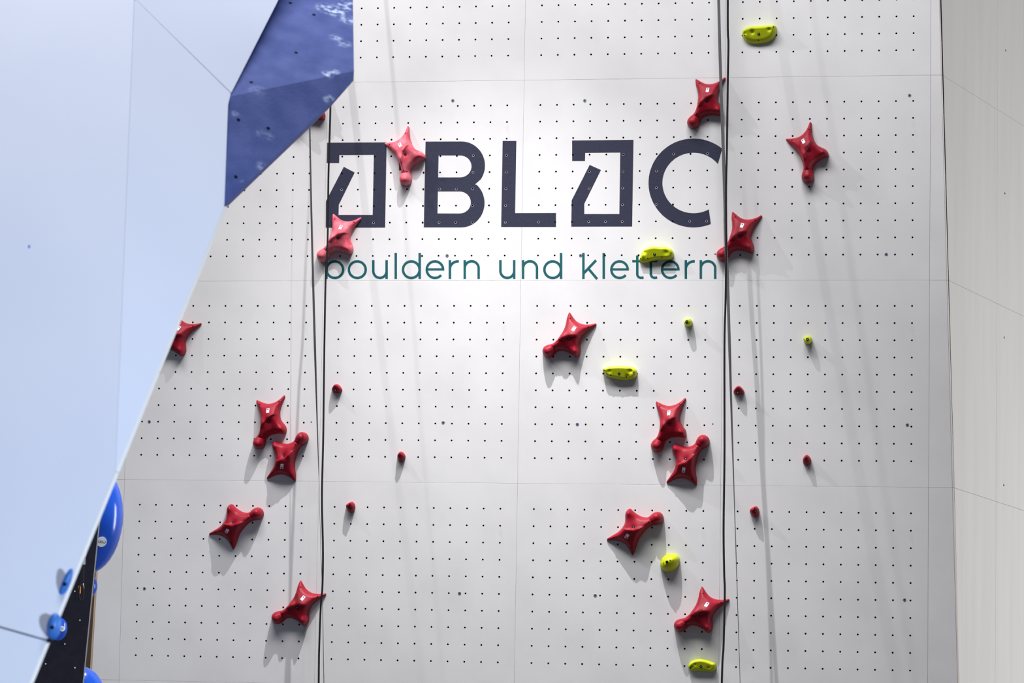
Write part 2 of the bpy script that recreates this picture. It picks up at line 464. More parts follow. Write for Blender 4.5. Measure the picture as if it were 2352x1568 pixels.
def ring(cx, cy, rx, ry, w=5.7):
    return [arc(cx, cy, rx + w / 2, ry + w / 2, 0, 352, 44), arc(cx, cy, rx - w / 2, ry - w / 2, 0, 352, 44)]

tl = empty('wall_lettering', wall_matrix(0, 0))
tag(tl, 'thin teal line of lettering bouldern und klettern below the navy wordmark', 'lettering')
BASE, XH, ASC, CY, RB = 640.4, 597.2, 580.6, 619.0, 19.0
def g_b(x): return [stroke([(x, ASC), (x, BASE)]), ring(x + 19.3, CY, RB, RB)]
def g_d(x): return [stroke([(x, ASC), (x, BASE)]), ring(x - 19.3, CY, RB, RB)]
def g_o(x): return [ring(x, CY, RB + 0.3, RB)]
def g_l(x): return [stroke([(x, ASC), (x, BASE)])]
def g_u(x, w): return [stroke([(x + w, XH), (x + w, BASE)]), stroke([(x, XH), (x, 622)] + arc(x + w / 2, 622, w / 2, 15.8, 180, 360, 24))]
def g_n(x, w): return [stroke([(x, XH), (x, BASE)]), stroke(arc(x + w / 2, 615.5, w / 2, 15.8, 180, 0, 24) + [(x + w, BASE)])]
def g_r(x): return [stroke([(x, XH), (x, BASE)]), stroke(arc(x + 18.5, 617.5, 18.5, 17.6, 180, 90, 14) + [(x + 20.5, 599.9)])]
def g_e(x, r=18.8): return [stroke(arc(x, CY, r, RB, 0, 319, 44)), stroke([(x - r, 618.3), (x + r + 2.8, 618.3)], 5.0)]
def g_t(x): return [stroke([(x, 586.5), (x, 630)] + arc(x + 9, 629.5, 9, 8.3, 180, 275, 12) + [(x + 14.6, 637.0)]), stroke([(x - 11.5, 599.6), (x + 15, 599.6)], 5.2)]
def g_k(x): return [stroke([(x, ASC), (x, BASE)]), stroke([(x + 1, 627), (x + 29, 597.4)]), stroke([(x + 11, 616), (x + 31.5, BASE)])]
for g in [g_b(749.8), g_o(820.7), g_u(857.4, 30.6), g_l(909), g_d(964), g_e(999), g_r(1033.4), g_n(1067.4, 32),
          g_u(1149.4, 31.6), g_n(1201.4, 32), g_d(1288.7), g_k(1340), g_l(1386.7), g_e(1423), g_t(1463.7), g_t(1495), g_e(1539.5), g_r(1575.3), g_n(1609.7, 33)]:
    letter(tl, g, M_TEAL)

# ------------------------------------------------------------------ moulded holds
def surface_net(val, lo, step):
    s = val < 0
    nx, ny, nz = val.shape
    acc = np.zeros((nx - 1, ny - 1, nz - 1, 3)); cnt = np.zeros((nx - 1, ny - 1, nz - 1))
    cs = [(i, j, k) for i in (0, 1) for j in (0, 1) for k in (0, 1)]
    sl = lambda c: (slice(c[0], nx - 1 + c[0]), slice(c[1], ny - 1 + c[1]), slice(c[2], nz - 1 + c[2]))
    for a in cs:
        for ax in range(3):
            if a[ax]: continue
            b = list(a); b[ax] = 1
            va, vb = val[sl(a)], val[sl(b)]
            m = (va < 0) != (vb < 0)
            t = np.where(m, va / np.where(m, va - vb, 1), 0)
            p = np.zeros(acc.shape); p[...] = a
            p[..., ax] = t
            acc += p * m[..., None]; cnt += m
    act = cnt > 0
    ids = -np.ones(act.shape, int); ids[act] = np.arange(act.sum())
    idx = np.argwhere(act)
    V = (idx + acc[act] / cnt[act][:, None]) * np.array(step) + np.array(lo)
    Q = []
    for ax in range(3):
        o1, o2 = (ax + 1) % 3, (ax + 2) % 3
        lo_s = [slice(None)] * 3; hi_s = [slice(None)] * 3
        lo_s[ax] = slice(0, val.shape[ax] - 1); hi_s[ax] = slice(1, None)
        A, Bv = s[tuple(lo_s)], s[tuple(hi_s)]
        e = np.argwhere(A != Bv)
        e = e[(e[:, o1] > 0) & (e[:, o2] > 0) & (e[:, o1] < val.shape[o1] - 1) & (e[:, o2] < val.shape[o2] - 1)]
        if not len(e): continue
        d1 = np.zeros(3, int); d1[o1] = 1
        d2 = np.zeros(3, int); d2[o2] = 1
        c = [e - d1 - d2, e - d2, e, e - d1]
        q = np.stack([ids[tuple(x.T)] for x in c], 1)
        flip = ~A[tuple(e.T)]
        q[flip] = q[flip][:, ::-1]
        Q.append(q)
    return V, np.concatenate(Q)

def blur(a, n):
    for _ in range(n):
        p = np.pad(a, 1, mode='edge')
        a = (p[:-2, 1:-1] + p[2:, 1:-1] + p[1:-1, :-2] + p[1:-1, 2:] + 2 * a) / 6
    return a

class Hold:
    """a moulded blob: closed outline in mm (y up), rounding width, height field"""
    def __init__(s, name, outline, width, H, mat, step=4.0, nblur=3, carve=None):
        o = np.array(outline, float)
        # closed Catmull-Rom through the outline
        pts = []
        n = len(o)
        for i in range(n):
            p0, p1, p2, p3 = o[i - 1], o[i], o[(i + 1) % n], o[(i + 2) % n]
            for t in np.linspace(0, 1, 5)[:-1]:
                pts.append(0.5 * (2 * p1 + (p2 - p0) * t + (2 * p0 - 5 * p1 + 4 * p2 - p3) * t * t + (3 * p1 - p0 - 3 * p2 + p3) * t ** 3))
        o = np.array(pts)
        lo = o.min(0) - 2.5 * step; hi = o.max(0) + 2.5 * step
        xs = np.arange(lo[0], hi[0] + step, step); ys = np.arange(lo[1], hi[1] + step, step)
        X, Y = np.meshgrid(xs, ys, indexing='ij')
        best = np.full(X.shape, 1e9); ins = np.zeros(X.shape, bool)
        for i in range(len(o)):
            a, b = o[i - 1], o[i]; d = b - a; L2 = (d * d).sum() + 1e-9
            t = np.clip(((X - a[0]) * d[0] + (Y - a[1]) * d[1]) / L2, 0, 1)
            best = np.minimum(best, np.hypot(X - a[0] - t * d[0], Y - a[1] - t * d[1]))
            if abs(d[1]) > 1e-9:
                c = ((a[1] > Y) != (b[1] > Y)) & (X < d[0] * (Y - a[1]) / d[1] + a[0]); ins ^= c
        D = np.where(ins, best, -best)
        sm = blur(D, nblur); k = np.clip(D / (2 * step), 0, 1)
        D = D * (1 - k) + sm * k
        Hh = np.maximum(H(X, Y), 8.0)
        t = np.clip(D / width, -3, 1)
        prof = np.sqrt(np.clip(1 - (1 - np.clip(t, 0, 1)) ** 2, 0, 1))
        hgt = Hh * prof
        if carve is not None: hgt = np.maximum(hgt - carve(X, Y) * prof, 2.0 * prof)
        s.xs, s.ys, s.h, s.step, s.lo = xs, ys, hgt, step, lo
        zs = np.arange(-1.6 * step, Hh.max() + 2.5 * step, step)
        Z = zs[None, None, :]
        Fv = (np.maximum(Z, 0) / np.maximum(Hh if carve is None else np.maximum(Hh - carve(X, Y), 6), 1)[..., None]) ** 2 + (1 - t)[..., None] ** 2 - 1
        Fv = np.maximum(Fv, (-1.0 - Z) / step)
        V, Q = surface_net(Fv, (lo[0], lo[1], zs[0]), (step, step, step))
        s.me = mesh(name, V * 0.001, Q, mat, smooth=True)
        s.mat = mat
    def z(s, x, y):
        i = (x - s.lo[0]) / s.step; j = (y - s.lo[1]) / s.step
        i0, j0 = int(i), int(j); a, b = i - i0, j - j0
        h = s.h
        return (h[i0, j0] * (1 - a) * (1 - b) + h[i0 + 1, j0] * a * (1 - b) + h[i0, j0 + 1] * (1 - a) * b + h[i0 + 1, j0 + 1] * a * b) * 0.001
    def place(s, ob, x, y, lift=0.0, rot=0.0):
        e = 4.0
        gx = (s.z(x + e, y) - s.z(x - e, y)) / (2 * e * 0.001); gy = (s.z(x, y + e) - s.z(x, y - e)) / (2 * e * 0.001)
        n = Vector((-gx, -gy, 1)).normalized()
        q = Vector((0, 0, 1)).rotation_difference(n)
        ob.matrix_local = Matrix.Translation(Vector((x * .001, y * .001, s.z(x, y))) + n * lift) @ q.to_matrix().to_4x4() @ Matrix.Rotation(rot, 4, 'Z')

def zmm(lst, cx, cy, k): return [((x - cx) / k, -(y - cy) / k) for x, y in lst]

def thin_plate(ctrl, reg=60.0):
    C = np.array(ctrl, float); P = C[:, :2]; n = len(C)
    def phi(r2): return 0.5 * r2 * np.log(r2 + 1e-9)
    K = phi(((P[:, None] - P[None]) ** 2).sum(-1)) + reg * np.eye(n)
    Q = np.c_[np.ones(n), P]
    A = np.block([[K, Q], [Q.T, np.zeros((3, 3))]])
    w = np.linalg.solve(A, np.r_[C[:, 2], 0, 0, 0])
    def H(X, Y):
        r = w[n] + w[n + 1] * X + w[n + 2] * Y
        for (x, y), k in zip(P, w[:n]): r = r + k * phi((X - x) ** 2 + (Y - y) ** 2)
        return r
    return H

STAR = zmm([(690, 150), (714, 172), (722, 260), (733, 390), (750, 470), (785, 550), (840, 625), (920, 668), (990, 702), (1035, 748), (1058, 800), (1058, 832),
            (1036, 857), (960, 885), (880, 930), (810, 985), (765, 1050), (748, 1112), (766, 1180), (777, 1250), (762, 1315), (715, 1362), (650, 1378), (585, 1362), (537, 1315),
            (522, 1250), (535, 1180), (555, 1125), (560, 1070), (545, 980), (505, 880), (440, 760), (360, 670), (280, 600), (215, 522), (200, 492), (216, 482),
            (320, 478), (420, 465), (510, 420), (580, 350), (630, 270), (660, 190), (674, 156)], 677, 767, 2.72)
starH0 = thin_plate([(-10, -178, 100), (-10, -212, 92), (-40, -178, 92), (22, -178, 92), (-10, -125, 84), (-24, -70, 104), (14, -80, 84), (-22, -20, 112), (-8, 30, 112), (12, 62, 104), (45, 82, 88),
              (0, 0, 96), (30, -20, 84), (60, 0, 84), (104, -8, 92), (132, -16, 90), (70, -50, 66), (90, 30, 80), (-40, 60, 90), (-55, 10, 92), (-70, 70, 74), (-102, 78, 60), (-150, 97, 38), (-172, 101, 28),
              (-10, 105, 78), (0, 140, 62), (4, 190, 40), (5, 222, 28), (-50, 100, 72)])
RIDGE = np.array([(-36, -112), (-31, -60), (-25, -20), (-12, 25), (10, 60), (40, 84), (75, 100)], float)
def star_carve(X, Y):
    best = np.full(X.shape, 1e9); side = np.zeros(X.shape)
    for a, b in zip(RIDGE[:-1], RIDGE[1:]):
        d = b - a; t = np.clip(((X - a[0]) * d[0] + (Y - a[1]) * d[1]) / (d @ d), 0, 1)
        ds = np.hypot(X - a[0] - t * d[0], Y - a[1] - t * d[1])
        cr = (X - a[0]) * d[1] - (Y - a[1]) * d[0]
        m = ds < best
        best = np.where(m, ds, best); side = np.where(m, np.sign(cr), side)
    fade = np.clip((np.hypot(X - 75, Y - 100) - 10) / 60, 0, 1) * np.clip((np.hypot(X + 36, Y + 112) - 6) / 45, 0, 1)
    c = np.where(side > 0, 20 * (1 - np.exp(-best / 7.0)) * np.exp(-best / 38.0), 0) * fade
    g = 13 * np.exp(-((Y + 131 - 0.12 * X) / 3.6) ** 2) * np.clip((20 - X) / 8, 0, 1)
    return c + g
star = Hold('hold_body', STAR, 36.0, starH0, M_RED, 4.0, 4, star_carve)
star_chalk_lit = star.me.copy(); star_chalk_lit.materials.clear(); star_chalk_lit.materials.append(M_REDCHALK_LIT)

def bolt_parts(hold, root, x, y, r=9.5, steel=True, sunk=True):
    b = link('bolt_hole', disc_mesh('bolt_hole', r * .001, -0.004, 0.0006, M_HOLE, 18), root)
    hold.place(b, x, y, 0.0022)
    if steel:
        s = link('bolt', disc_mesh('bolt', r * .00045, 0, 0.0013, M_STEEL, 10, 0.0004), b)
    return b

def screw(hold, root, x, y, r=4.2):
    b = link('screw_hole', disc_mesh('screw_hole', r * .001, -0.002, 0.0006, M_HOLE, 12), root)
    hold.place(b, x, y, 0.0020)
    return b

def sticker_mesh():
    w, h, r = 0.0115, 0.0195, 0.003
    V, Fc = [], []
    ring_ = []
    for cx, cy, a0 in ((w - r, h - r, 0), (-w + r, h - r, 90), (-w + r, -h + r, 180), (w - r, -h + r, 270)):
        for i in range(4):
            a = math.radians(a0 + 30 * i); ring_.append((cx + r * math.cos(a), cy + r * math.sin(a)))
    n = len(ring_)
    V = [(x, y, 0.0022) for x, y in ring_] + [(x, y, -0.004) for x, y in ring_]
    Fc = [list(range(n))] + [[i, i + n, (i + 1) % n + n, (i + 1) % n] for i in range(n)]
    return fix_normals(mesh('sticker', V, Fc, M_STICKER))
STICKER = sticker_mesh()
hp = [(0.0075 * 16 * math.sin(t) ** 3 / 16, 0.0075 * (13 * math.cos(t) - 5 * math.cos(2 * t) - 2 * math.cos(3 * t) - math.cos(4 * t)) / 16, 0.0026) for t in np.linspace(0, 2 * math.pi, 21)[:-1]]
HEART = mesh('heart_mark', hp, [list(range(20))[::-1]], M_PURPLE)

GRID = 0.125
def snap(u, v):
    uu = round(u / GRID) * GRID
    k = math.floor(v / 1.5); r = round((v - 1.5 * k - 0.1875) / GRID); r = max(0, min(9, r))
    return uu, 1.5 * k + 0.1875 + GRID * r

def star_hold(x, y, rot, label, chalk=False, uv=None):
    u, v = uv if uv else snap(*wall_uv(x, y, 0.09))
    root = empty('speed_hold', wall_matrix(u, v, 0, math.radians(rot)))
    tag(root, label, 'climbing hold', 'red star-shaped speed holds')
    link('hold_body', star_chalk_lit if chalk else star.me, root)
    bolt_parts(star, root, 0, 0, 10)
    for sx, sy in ((-127, 85), (-4, 166), (-14, -116)): screw(star, root, sx, sy)
    st = link('sticker', STICKER, root); star.place(st, -40, 72, 0.0, math.radians(30))
    hm = link('heart_mark', HEART, st); hm.location = (0, 0.0095, 0)
    return u, v

h = {}
h[1] = star_hold(1623, 233.4, -32.6, 'red star-shaped hold crossed by the grey webbing above the letter C')
h[2] = star_hold(1857.7, 348, 0, 'red star-shaped hold upper right, alone between the webbing and the right corner')
h[3] = star_hold(1698.4, 544.3, -42.3, 'red star-shaped hold just right of the end of the teal lettering')
h[4] = star_hold(1305.3, 778, -57.6, 'red star-shaped hold up and left of the flat lime hold, below the teal word und')
h[5] = star_hold(1536, 975.2, -28, 'upper of the two touching red star holds left of the right black rope')
h[6] = star_hold(1576, 1053, 141.5, 'lower, upside-down one of the two touching red star holds left of the right black rope')
h[7] = star_hold(1455.7, 1210, 116, 'red star-shaped hold whose ball end points to the round lime hold')
h[8] = star_hold(1609.7, 1412, -59, 'red star-shaped hold lowest on the right, above the bottom lime hold')
star_hold(931.4, 355.8, 1, "chalky red star-shaped hold covering the apostrophe of the navy wordmark", True)
star_hold(776, 548, -42.5, 'chalky red star-shaped hold overlapping the foot of the first navy A', True)
star_hold(617.2, 968.9, -25, 'upper of the two touching red star holds left of the left webbing')
star_hold(653.4, 1045.4, 141.2, 'lower, upside-down one of the two touching red star holds left of the left webbing')
star_hold(537.2, 1198.9, 115.5, 'red star-shaped hold with its ball end up, leftmost of the lower left lane')
star_hold(682.7, 1396, -61, 'red star-shaped hold lowest on the left, its horn behind the black rope')
star_hold(0, 0, -57.6, 'red star-shaped hold half hidden by the edge of the white wall', uv=(h[4][0] - 3.0, h[4][1]))
star_hold(0, 0, -32.6, 'red star-shaped hold almost fully hidden behind the blue volume', uv=(h[1][0] - 3.0, h[1][1]))

def blob_hold(name, hold, x, y, d, label, group, rot=0, bolts=((0, 0, 9.5, True),), screws=(), cat='climbing hold'):
    u, v = snap(*wall_uv(x, y, d))
    root = empty(name, wall_matrix(u, v, 0, math.radians(rot)))
    tag(root, label, cat, group)
    link('hold_body', hold.me, root)
    for b in bolts: bolt_parts(hold, root, b[0], b[1], b[2], b[3])
    for sx, sy in screws: screw(hold, root, sx, sy)
    return root

def dents(lst):
    def f(X, Y):
        r = np.zeros(X.shape)
        for x, y, rad, dep in lst: r += dep * np.exp(-((X - x) ** 2 + (Y - y) ** 2) / rad ** 2)
        return r
    return f

# lime jugs
k = 6.12
J1 = Hold('hold_body', zmm([(260, 640), (320, 500), (450, 410), (600, 365), (800, 340), (1200, 320), (1500, 300), (1690, 300), (1790, 365), (1822, 500), (1812, 650), (1760, 780), (1650, 930),
          (1450, 1050), (1200, 1112), (950, 1137), (700, 1122), (520, 1070), (380, 960), (290, 810)], 1040, 740, k), 34,
          lambda X, Y: 62 + 0.42 * Y, M_YELLOW, 3.0, 2, dents([(-48, 14, 16, 16), (-103, 6, 12, 12), (76, 30, 13, 14)]))
blob_hold('jug_hold', J1, 1742.5, 78, 0.06, 'lime yellow jug hold near the top right of the speed wall', 'lime jug holds', 0,
          screws=zmm([(1700, 455), (405, 785), (1025, 1005)], 1040, 740, k))
k = 4.86
J2 = Hold('hold_body', zmm([(128, 880), (160, 760), (230, 600), (330, 500), (480, 430), (680, 400), (900, 420), (1100, 430), (1250, 480), (1340, 580), (1366, 700), (1340, 790), (1230, 860), (1050, 880),
          (850, 882), (650, 907), (450, 962), (300, 990), (180, 962)], 700, 703, k), 24,
          lambda X, Y: 58 + 0.30 * Y, M_YELLOW, 3.0, 2, dents([(-78, 16, 15, 18), (86, 14, 16, 8), (-82, -38, 14, 7)]))
blob_hold('jug_hold', J2, 1504.7, 585, 0.06, 'lime yellow jug hold overlapping the teal word klettern', 'lime jug holds', 0,
          screws=zmm([(187, 850), (455, 840), (963, 805), (1287, 657)], 700, 703, k))
J3 = Hold('hold_body', zmm([(215, 440), (300, 392), (450, 352), (700, 322), (1000, 325), (1250, 350), (1400, 420), (1456, 530), (1440, 650), (1350, 760), (1150, 815), (950, 825), (750, 792),
          (500, 745), (350, 680), (290, 600), (262, 520)], 835, 588, k), 22,
          lambda X, Y: 60 + 0.30 * Y, M_YELLOW, 3.0, 2, dents([(84, 17, 15, 14), (-72, 14, 14, 7), (60, -22, 12, 6)]))
blob_hold('jug_hold', J3, 1423.3, 857, 0.06, 'flat lime yellow hold between two red star holds in the middle of the wall', 'lime jug holds', 0,
          screws=zmm([(300, 495), (530, 665), (1090, 718), (1368, 550)], 835, 588, k))
k = 6.4
J4 = Hold('hold_body', zmm([(400, 880), (415, 740), (480, 640), (600, 560), (800, 490), (1050, 475), (1300, 530), (1500, 600), (1640, 630), (1700, 740), (1702, 880), (1630, 985), (1480, 1065), (1200, 1052),
          (1000, 1037), (700, 1042), (520, 1012)], 1015, 822, k), 22,
          lambda X, Y: 44 + 0.25 * Y, M_YELLOW, 3.0, 2, dents([(-42, 14, 8, 7), (-66, -6, 9, 9), (54, -8, 9, 9)]))
blob_hold('jug_hold', J4, 1610.5, 1530.9, 0.05, 'small lime yellow jug hold at the bottom edge beside the right rope', 'lime jug holds', 0,
          screws=zmm([(535, 895)], 1015, 822, k))
k = 6.12
RND = Hold('hold_body', zmm([(272, 900), (300, 740), (400, 570), (560, 460), (760, 408), (950, 430), (1100, 540), (1152, 690), (1130, 850), (1050, 1010), (900, 1140), (700, 1217), (500, 1210), (360, 1130), (295, 1020)], 645, 797, k), 72,
           lambda X, Y: 100 + 0.12 * Y, M_YELLOW, 3.0, 2)
blob_hold('dome_hold', RND, 1532.9, 1290.7, 0.09, 'round lime yellow dome hold above the lowest right red star', 'lime round holds', 0,
          bolts=((0, 0, 10.5, False),), screws=((22, 12), (-25, -9)))
def circ(r, n=14, sx=1, sy=1): return [(sx * r * math.cos(2 * math.pi * i / n), sy * r * math.sin(2 * math.pi * i / n)) for i in range(n)]
NUB = Hold('hold_body', circ(31, 14, 1, 0.98), 17, lambda X, Y: 78 + 0.25 * Y, M_YELLOW, 3.0, 2)
blob_hold('knob_hold', NUB, 1580.5, 741, 0.08, 'tiny lime yellow knob below the teal lettering, left of the right rope', 'tiny lime knobs', 0,
          bolts=((-4, 2, 11, True),), screws=((17, 18),))
blob_hold('knob_hold', NUB, 1855.5, 781, 0.08, 'tiny lime yellow knob right of the right webbing', 'tiny lime knobs', 150,
          bolts=((-2, 0, 11, True),), screws=((20, 14),))
# red footholds
FT = Hold('hold_body', [((x - 512) / 5.42, -(y - 540) / 5.42) for x, y in [(298, 560), (340, 462), (430, 362), (510, 334), (590, 362), (680, 462), (727, 545), (712, 612), (620, 680), (510, 697), (400, 680), (322, 625)]], 20,
          lambda X, Y: 52 + 1.05 * Y, M_RED, 3.0, 2)
FT2 = Hold('hold_body', [((x - 484) / 4.87, -(y - 460) / 4.87) for x, y in [(335, 460), (350, 390), (410, 300), (478, 262), (560, 310), (620, 400), (632, 470), (600, 570), (530, 640), (462, 657), (395, 620), (345, 540)]], 26,
           lambda X, Y: 56 + 0.9 * Y, M_RED, 3.0, 2)
FT3 = Hold('hold_body', [((x - 430) / 4.08, -(y - 450) / 4.08) for x, y in [(280, 430), (310, 365), (390, 315), (465, 287), (525, 330), (562, 410), (562, 490), (530, 570), (450, 622), (390, 598), (320, 530)]], 26,
           lambda X, Y: 62 + 0.55 * Y, M_RED, 3.0, 2)
G = 'red footholds'
blob_hold('foot_hold', FT, 773, 893, 0.05, 'small red foothold right of the left black rope, uppermost of three', G, bolts=((-4, -7, 11, True),))
blob_hold('foot_hold', FT2, 925.5, 1049, 0.05, 'small red foothold in the middle of the left lane, farthest from the rope', G, bolts=((-14, 0, 8, True),))
blob_hold('foot_hold', FT3, 802.5, 1163, 0.05, 'small red foothold right of the left black rope, below the seam', G, bolts=((8, 2, 8, True),), screws=((6, 22),))
blob_hold('foot_hold', FT, 1697, 897, 0.05, 'small red foothold just right of the right webbing, uppermost of three', G, bolts=((-4, -8, 11, True),))
blob_hold('foot_hold', FT2, 1857, 1057, 0.05, 'small red foothold farthest right, above the seam near the dark corner', G, bolts=((-10, 2, 8, True),))
blob_hold('foot_hold', FT3, 1731, 1175, 0.05, 'small red foothold right of the right webbing, below the seam', G, bolts=((8, 2, 8, True),), screws=((4, 22),))

# ------------------------------------------------------------------ auto-belay webbing and ropes
def rope_d(y): return max(0.06, 0.215 + (y - 500) / 900 * 0.14)

def dense(pts, n=10):
    P = np.array(pts, float); out = []
    for i in range(len(P) - 1):
        p0, p1, p2, p3 = P[max(i - 1, 0)], P[i], P[i + 1], P[min(i + 2, len(P) - 1)]
        for t in np.linspace(0, 1, n, endpoint=False):
            out.append(0.5 * (2 * p1 + (p2 - p0) * t + (2 * p0 - 5 * p1 + 4 * p2 - p3) * t * t + (3 * p1 - p0 - 3 * p2 + p3) * t ** 3))
    out.append(P[-1]); return out

def path3d(pts, off):
    res = []
    for q in dense(pts):
        d = rope_d(q[1]) + off
        u, v = wall_uv(q[0], q[1], d); res.append((u, v, d))
    return res

def rope(name, pts, r, label, off=0.0):
    P = [Vector(p) for p in path3d(pts, off)]
    n = 10; V, Fc = [], []
    for i, p in enumerate(P):
        for k in range(n):
            a = 2 * math.pi * k / n; V.append(p + Vector((math.cos(a) * r, 0, math.sin(a) * r)))
    for i in range(len(P) - 1):
        for k in range(n):
            Fc.append((i * n + k, i * n + (k + 1) % n, (i + 1) * n + (k + 1) % n, (i + 1) * n + k))
    Fc += [list(range(n)), list(range(len(V) - 1, len(V) - 1 - n, -1))]
    o = link(name, fix_normals(mesh(name, V, Fc, M_ROPE, smooth=True))); o.matrix_world = wall_matrix(0, 0)
    return tag(o, label, 'rope')

def webbing(name, pts, w_px, label, off=0.0):
    """flat belt that turns edge-on towards its lower end; w_px(y) is its visible width"""
    P = path3d(pts, off); Q = dense(pts)
    W0, T = 0.0262, 0.0022
    V, Fc, uv = [], [], []
    acc = 0
    for i, p in enumerate(P):
        c = min(1.0, max(0.06, w_px(Q[i][1]) * 0.00318 / W0)); a = math.acos(c) + math.radians(9)
        ax = Vector((math.cos(a), 0, math.sin(a))); nx = Vector((-math.sin(a), 0, math.cos(a)))
        if i: acc += (Vector(p) - Vector(P[i - 1])).length
        for sx, sn in ((-1, -1), (1, -1), (1, 1), (-1, 1)):
            V.append(Vector(p) + ax * (sx * W0 / 2) + nx * (sn * T / 2)); uv.append(((sx + 1) / 2, acc))
    for i in range(len(P) - 1):
        for k in range(4):
            Fc.append((i * 4 + k, i * 4 + (k + 1) % 4, i * 4 + 4 + (k + 1) % 4, i * 4 + 4 + k))
    Fc += [(0, 1, 2, 3), tuple(len(V) - 1 - i for i in range(4))]
    me = mesh(name, V, Fc, M_WEB)
    ul = me.uv_layers.new()
    for l in me.loops: ul.data[l.index].uv = uv[l.vertex_index]
    o = link(name, fix_normals(me)); o.matrix_world = wall_matrix(0, 0)
    return tag(o, label, 'webbing', 'auto-belay webbing straps')

wl_ = lambda y: 8.3 if y < 300 else 8.3 + (y - 300) / 1000 * (2.3 - 8.3) if y < 1300 else 2.3
wl_left = lambda y: np.interp(y, [200, 500, 800, 1000, 1150, 1568], [5.2, 6.5, 7.0, 4.8, 3.0, 2.0])
wl_right = lambda y: np.interp(y, [0, 500, 800, 1000, 1150, 1568], [7.2, 8.0, 7.2, 5.0, 3.4, 2.6])
webbing('webbing_strap', [(700, -600), (706, 0), (711.5, 300), (715.5, 500), (722, 750), (728, 950), (732.5, 1100), (736.5, 1250), (740, 1350), (744, 1568), (752, 2000)], wl_left,
        'grey woven webbing strap hanging down left of the navy wordmark')
webbing('webbing_strap', [(1638, -600), (1650.7, 0), (1655, 167), (1659.7, 300), (1664.7, 450), (1667.5, 560), (1671.5, 656), (1676.4, 823), (1683.2, 1043), (1688.7, 1212), (1694, 1380), (1700, 1568), (1713, 2000)], wl_right,
        'grey woven webbing strap hanging down right of the letter C')
rope('belay_rope', [(766, -600), (762, 0), (759, 240), (754.5, 400), (752.5, 550), (748, 640), (745, 800), (742.5, 1000), (739.5, 1140), (741.8, 1262), (740.6, 1346), (736.6, 1396), (733.4, 1480), (732, 1568), (728, 2000)], 0.0072,
     'black rope hanging in front of the first navy A', 0.06)
rope('belay_rope', [(1676, -600), (1671.7, 0), (1673, 100), (1672, 167), (1669.7, 333), (1667.7, 433), (1668, 560), (1666.5, 690), (1664, 790), (1664, 1043), (1662, 1212), (1663.3, 1313), (1664.7, 1363), (1662, 1480), (1658, 1568), (1650, 2000)], 0.0075,
     'black rope hanging at the end of the teal lettering beside the right webbing', 0.06)

# ------------------------------------------------------------------ white boulder wall in the foreground, cool light tinted into its coating
wall_left = empty('wall_left'); tag(wall_left, 'white coated boulder wall tinted blue for the cool light, leaning into the picture on the left, out of focus', 'climbing wall', kind='structure')
BACK = Vector((-0.25, 0.35, 0.0))
def edge_px(y): return 515 + (y - 472) / (1568 - 472) * (68 - 515)
q0, q1, q2 = at(515, 472, 15.6), at(68, 1568, 12.9), at(0, 784, 14.15)
PLN = (q1 - q0).cross(q2 - q0).normalized()
if PLN.dot(CAM - q0) < 0: PLN = -PLN
def on_face(x, y, back=0.0): return on_plane(x, y, q0, PLN) - PLN * back
c_top, c_bot = on_face(308, 0), on_face(265, 1084)   # crease between the two facets
lf = on_face(-420, 784, 0.62)                        # the left facet turns away from the crease
PLL = (c_bot - c_top).cross(lf - c_top).normalized()
if PLL.dot(CAM - c_top) < 0: PLL = -PLL
def on_left(x, y): return on_plane(x, y, c_top, PLL)
def edge_pt(y): return on_face(edge_px(y), y) if y < 1084 else on_left(edge_px(y), y)
def seam(x): return 1440 + (x / 105) * 30
F_left = [on_left(-1700, -300), on_left(319.8, -300), c_top, c_bot, edge_pt(1466), on_left(104, 1467), on_left(-1700, seam(-1700) - 2)]
F_right = [on_face(308.6, 0), on_face(313, 0), on_face(530, 214), on_face(524, 240), edge_pt(472), edge_pt(1083.9)]
F_topr = [on_face(320.2, -300), on_face(775, -300, 0.03), on_face(640, 0, 0.02), on_face(531.2, 213), on_face(313.7, 0)]
F_low = [on_left(-1700, seam(-1700) + 1), on_left(103, 1471), edge_pt(1471), edge_pt(2200), on_left(-1700, 2200)]
for f_ in (F_left, F_right, F_topr, F_low): slab('panel', f_, BACK, M_WHITEWALL, wall_left)
# bright chamfered panel edge
def edge_back(y):  # the edge turns back by a few centimetres
    p = edge_pt(y)
    return CAM + ray(edge_px(y) + 9.0, y) * ((p - CAM).dot(Vector(MC[:, 2])) + 0.035)
for y0, y1 in ((474, 1083.5), (1084.5, 1463), (1476, 2200)):
    slab('panel_edge', [edge_pt(y0), edge_back(y0), edge_back(y1), edge_pt(y1)], BACK, M_EDGE, wall_left)
pm = link('paint_mark', disc_mesh('paint_mark', 0.011, -0.002, 0.0015, M_LTBLUE, 12), wall_left)
pm.matrix_world = Matrix.Translation(on_left(67, 566)) @ PLL.to_track_quat('Z', 'Y').to_matrix().to_4x4() @ Matrix.Diagonal((0.6, 1.0, 1.0, 1.0))
def facet_plane(pts):
    P = [at(*p) for p in pts]; n = (P[1] - P[0]).cross(P[2] - P[0]).normalized()
    if n.dot(CAM - P[0]) < 0: n = -n
    return P[0], n

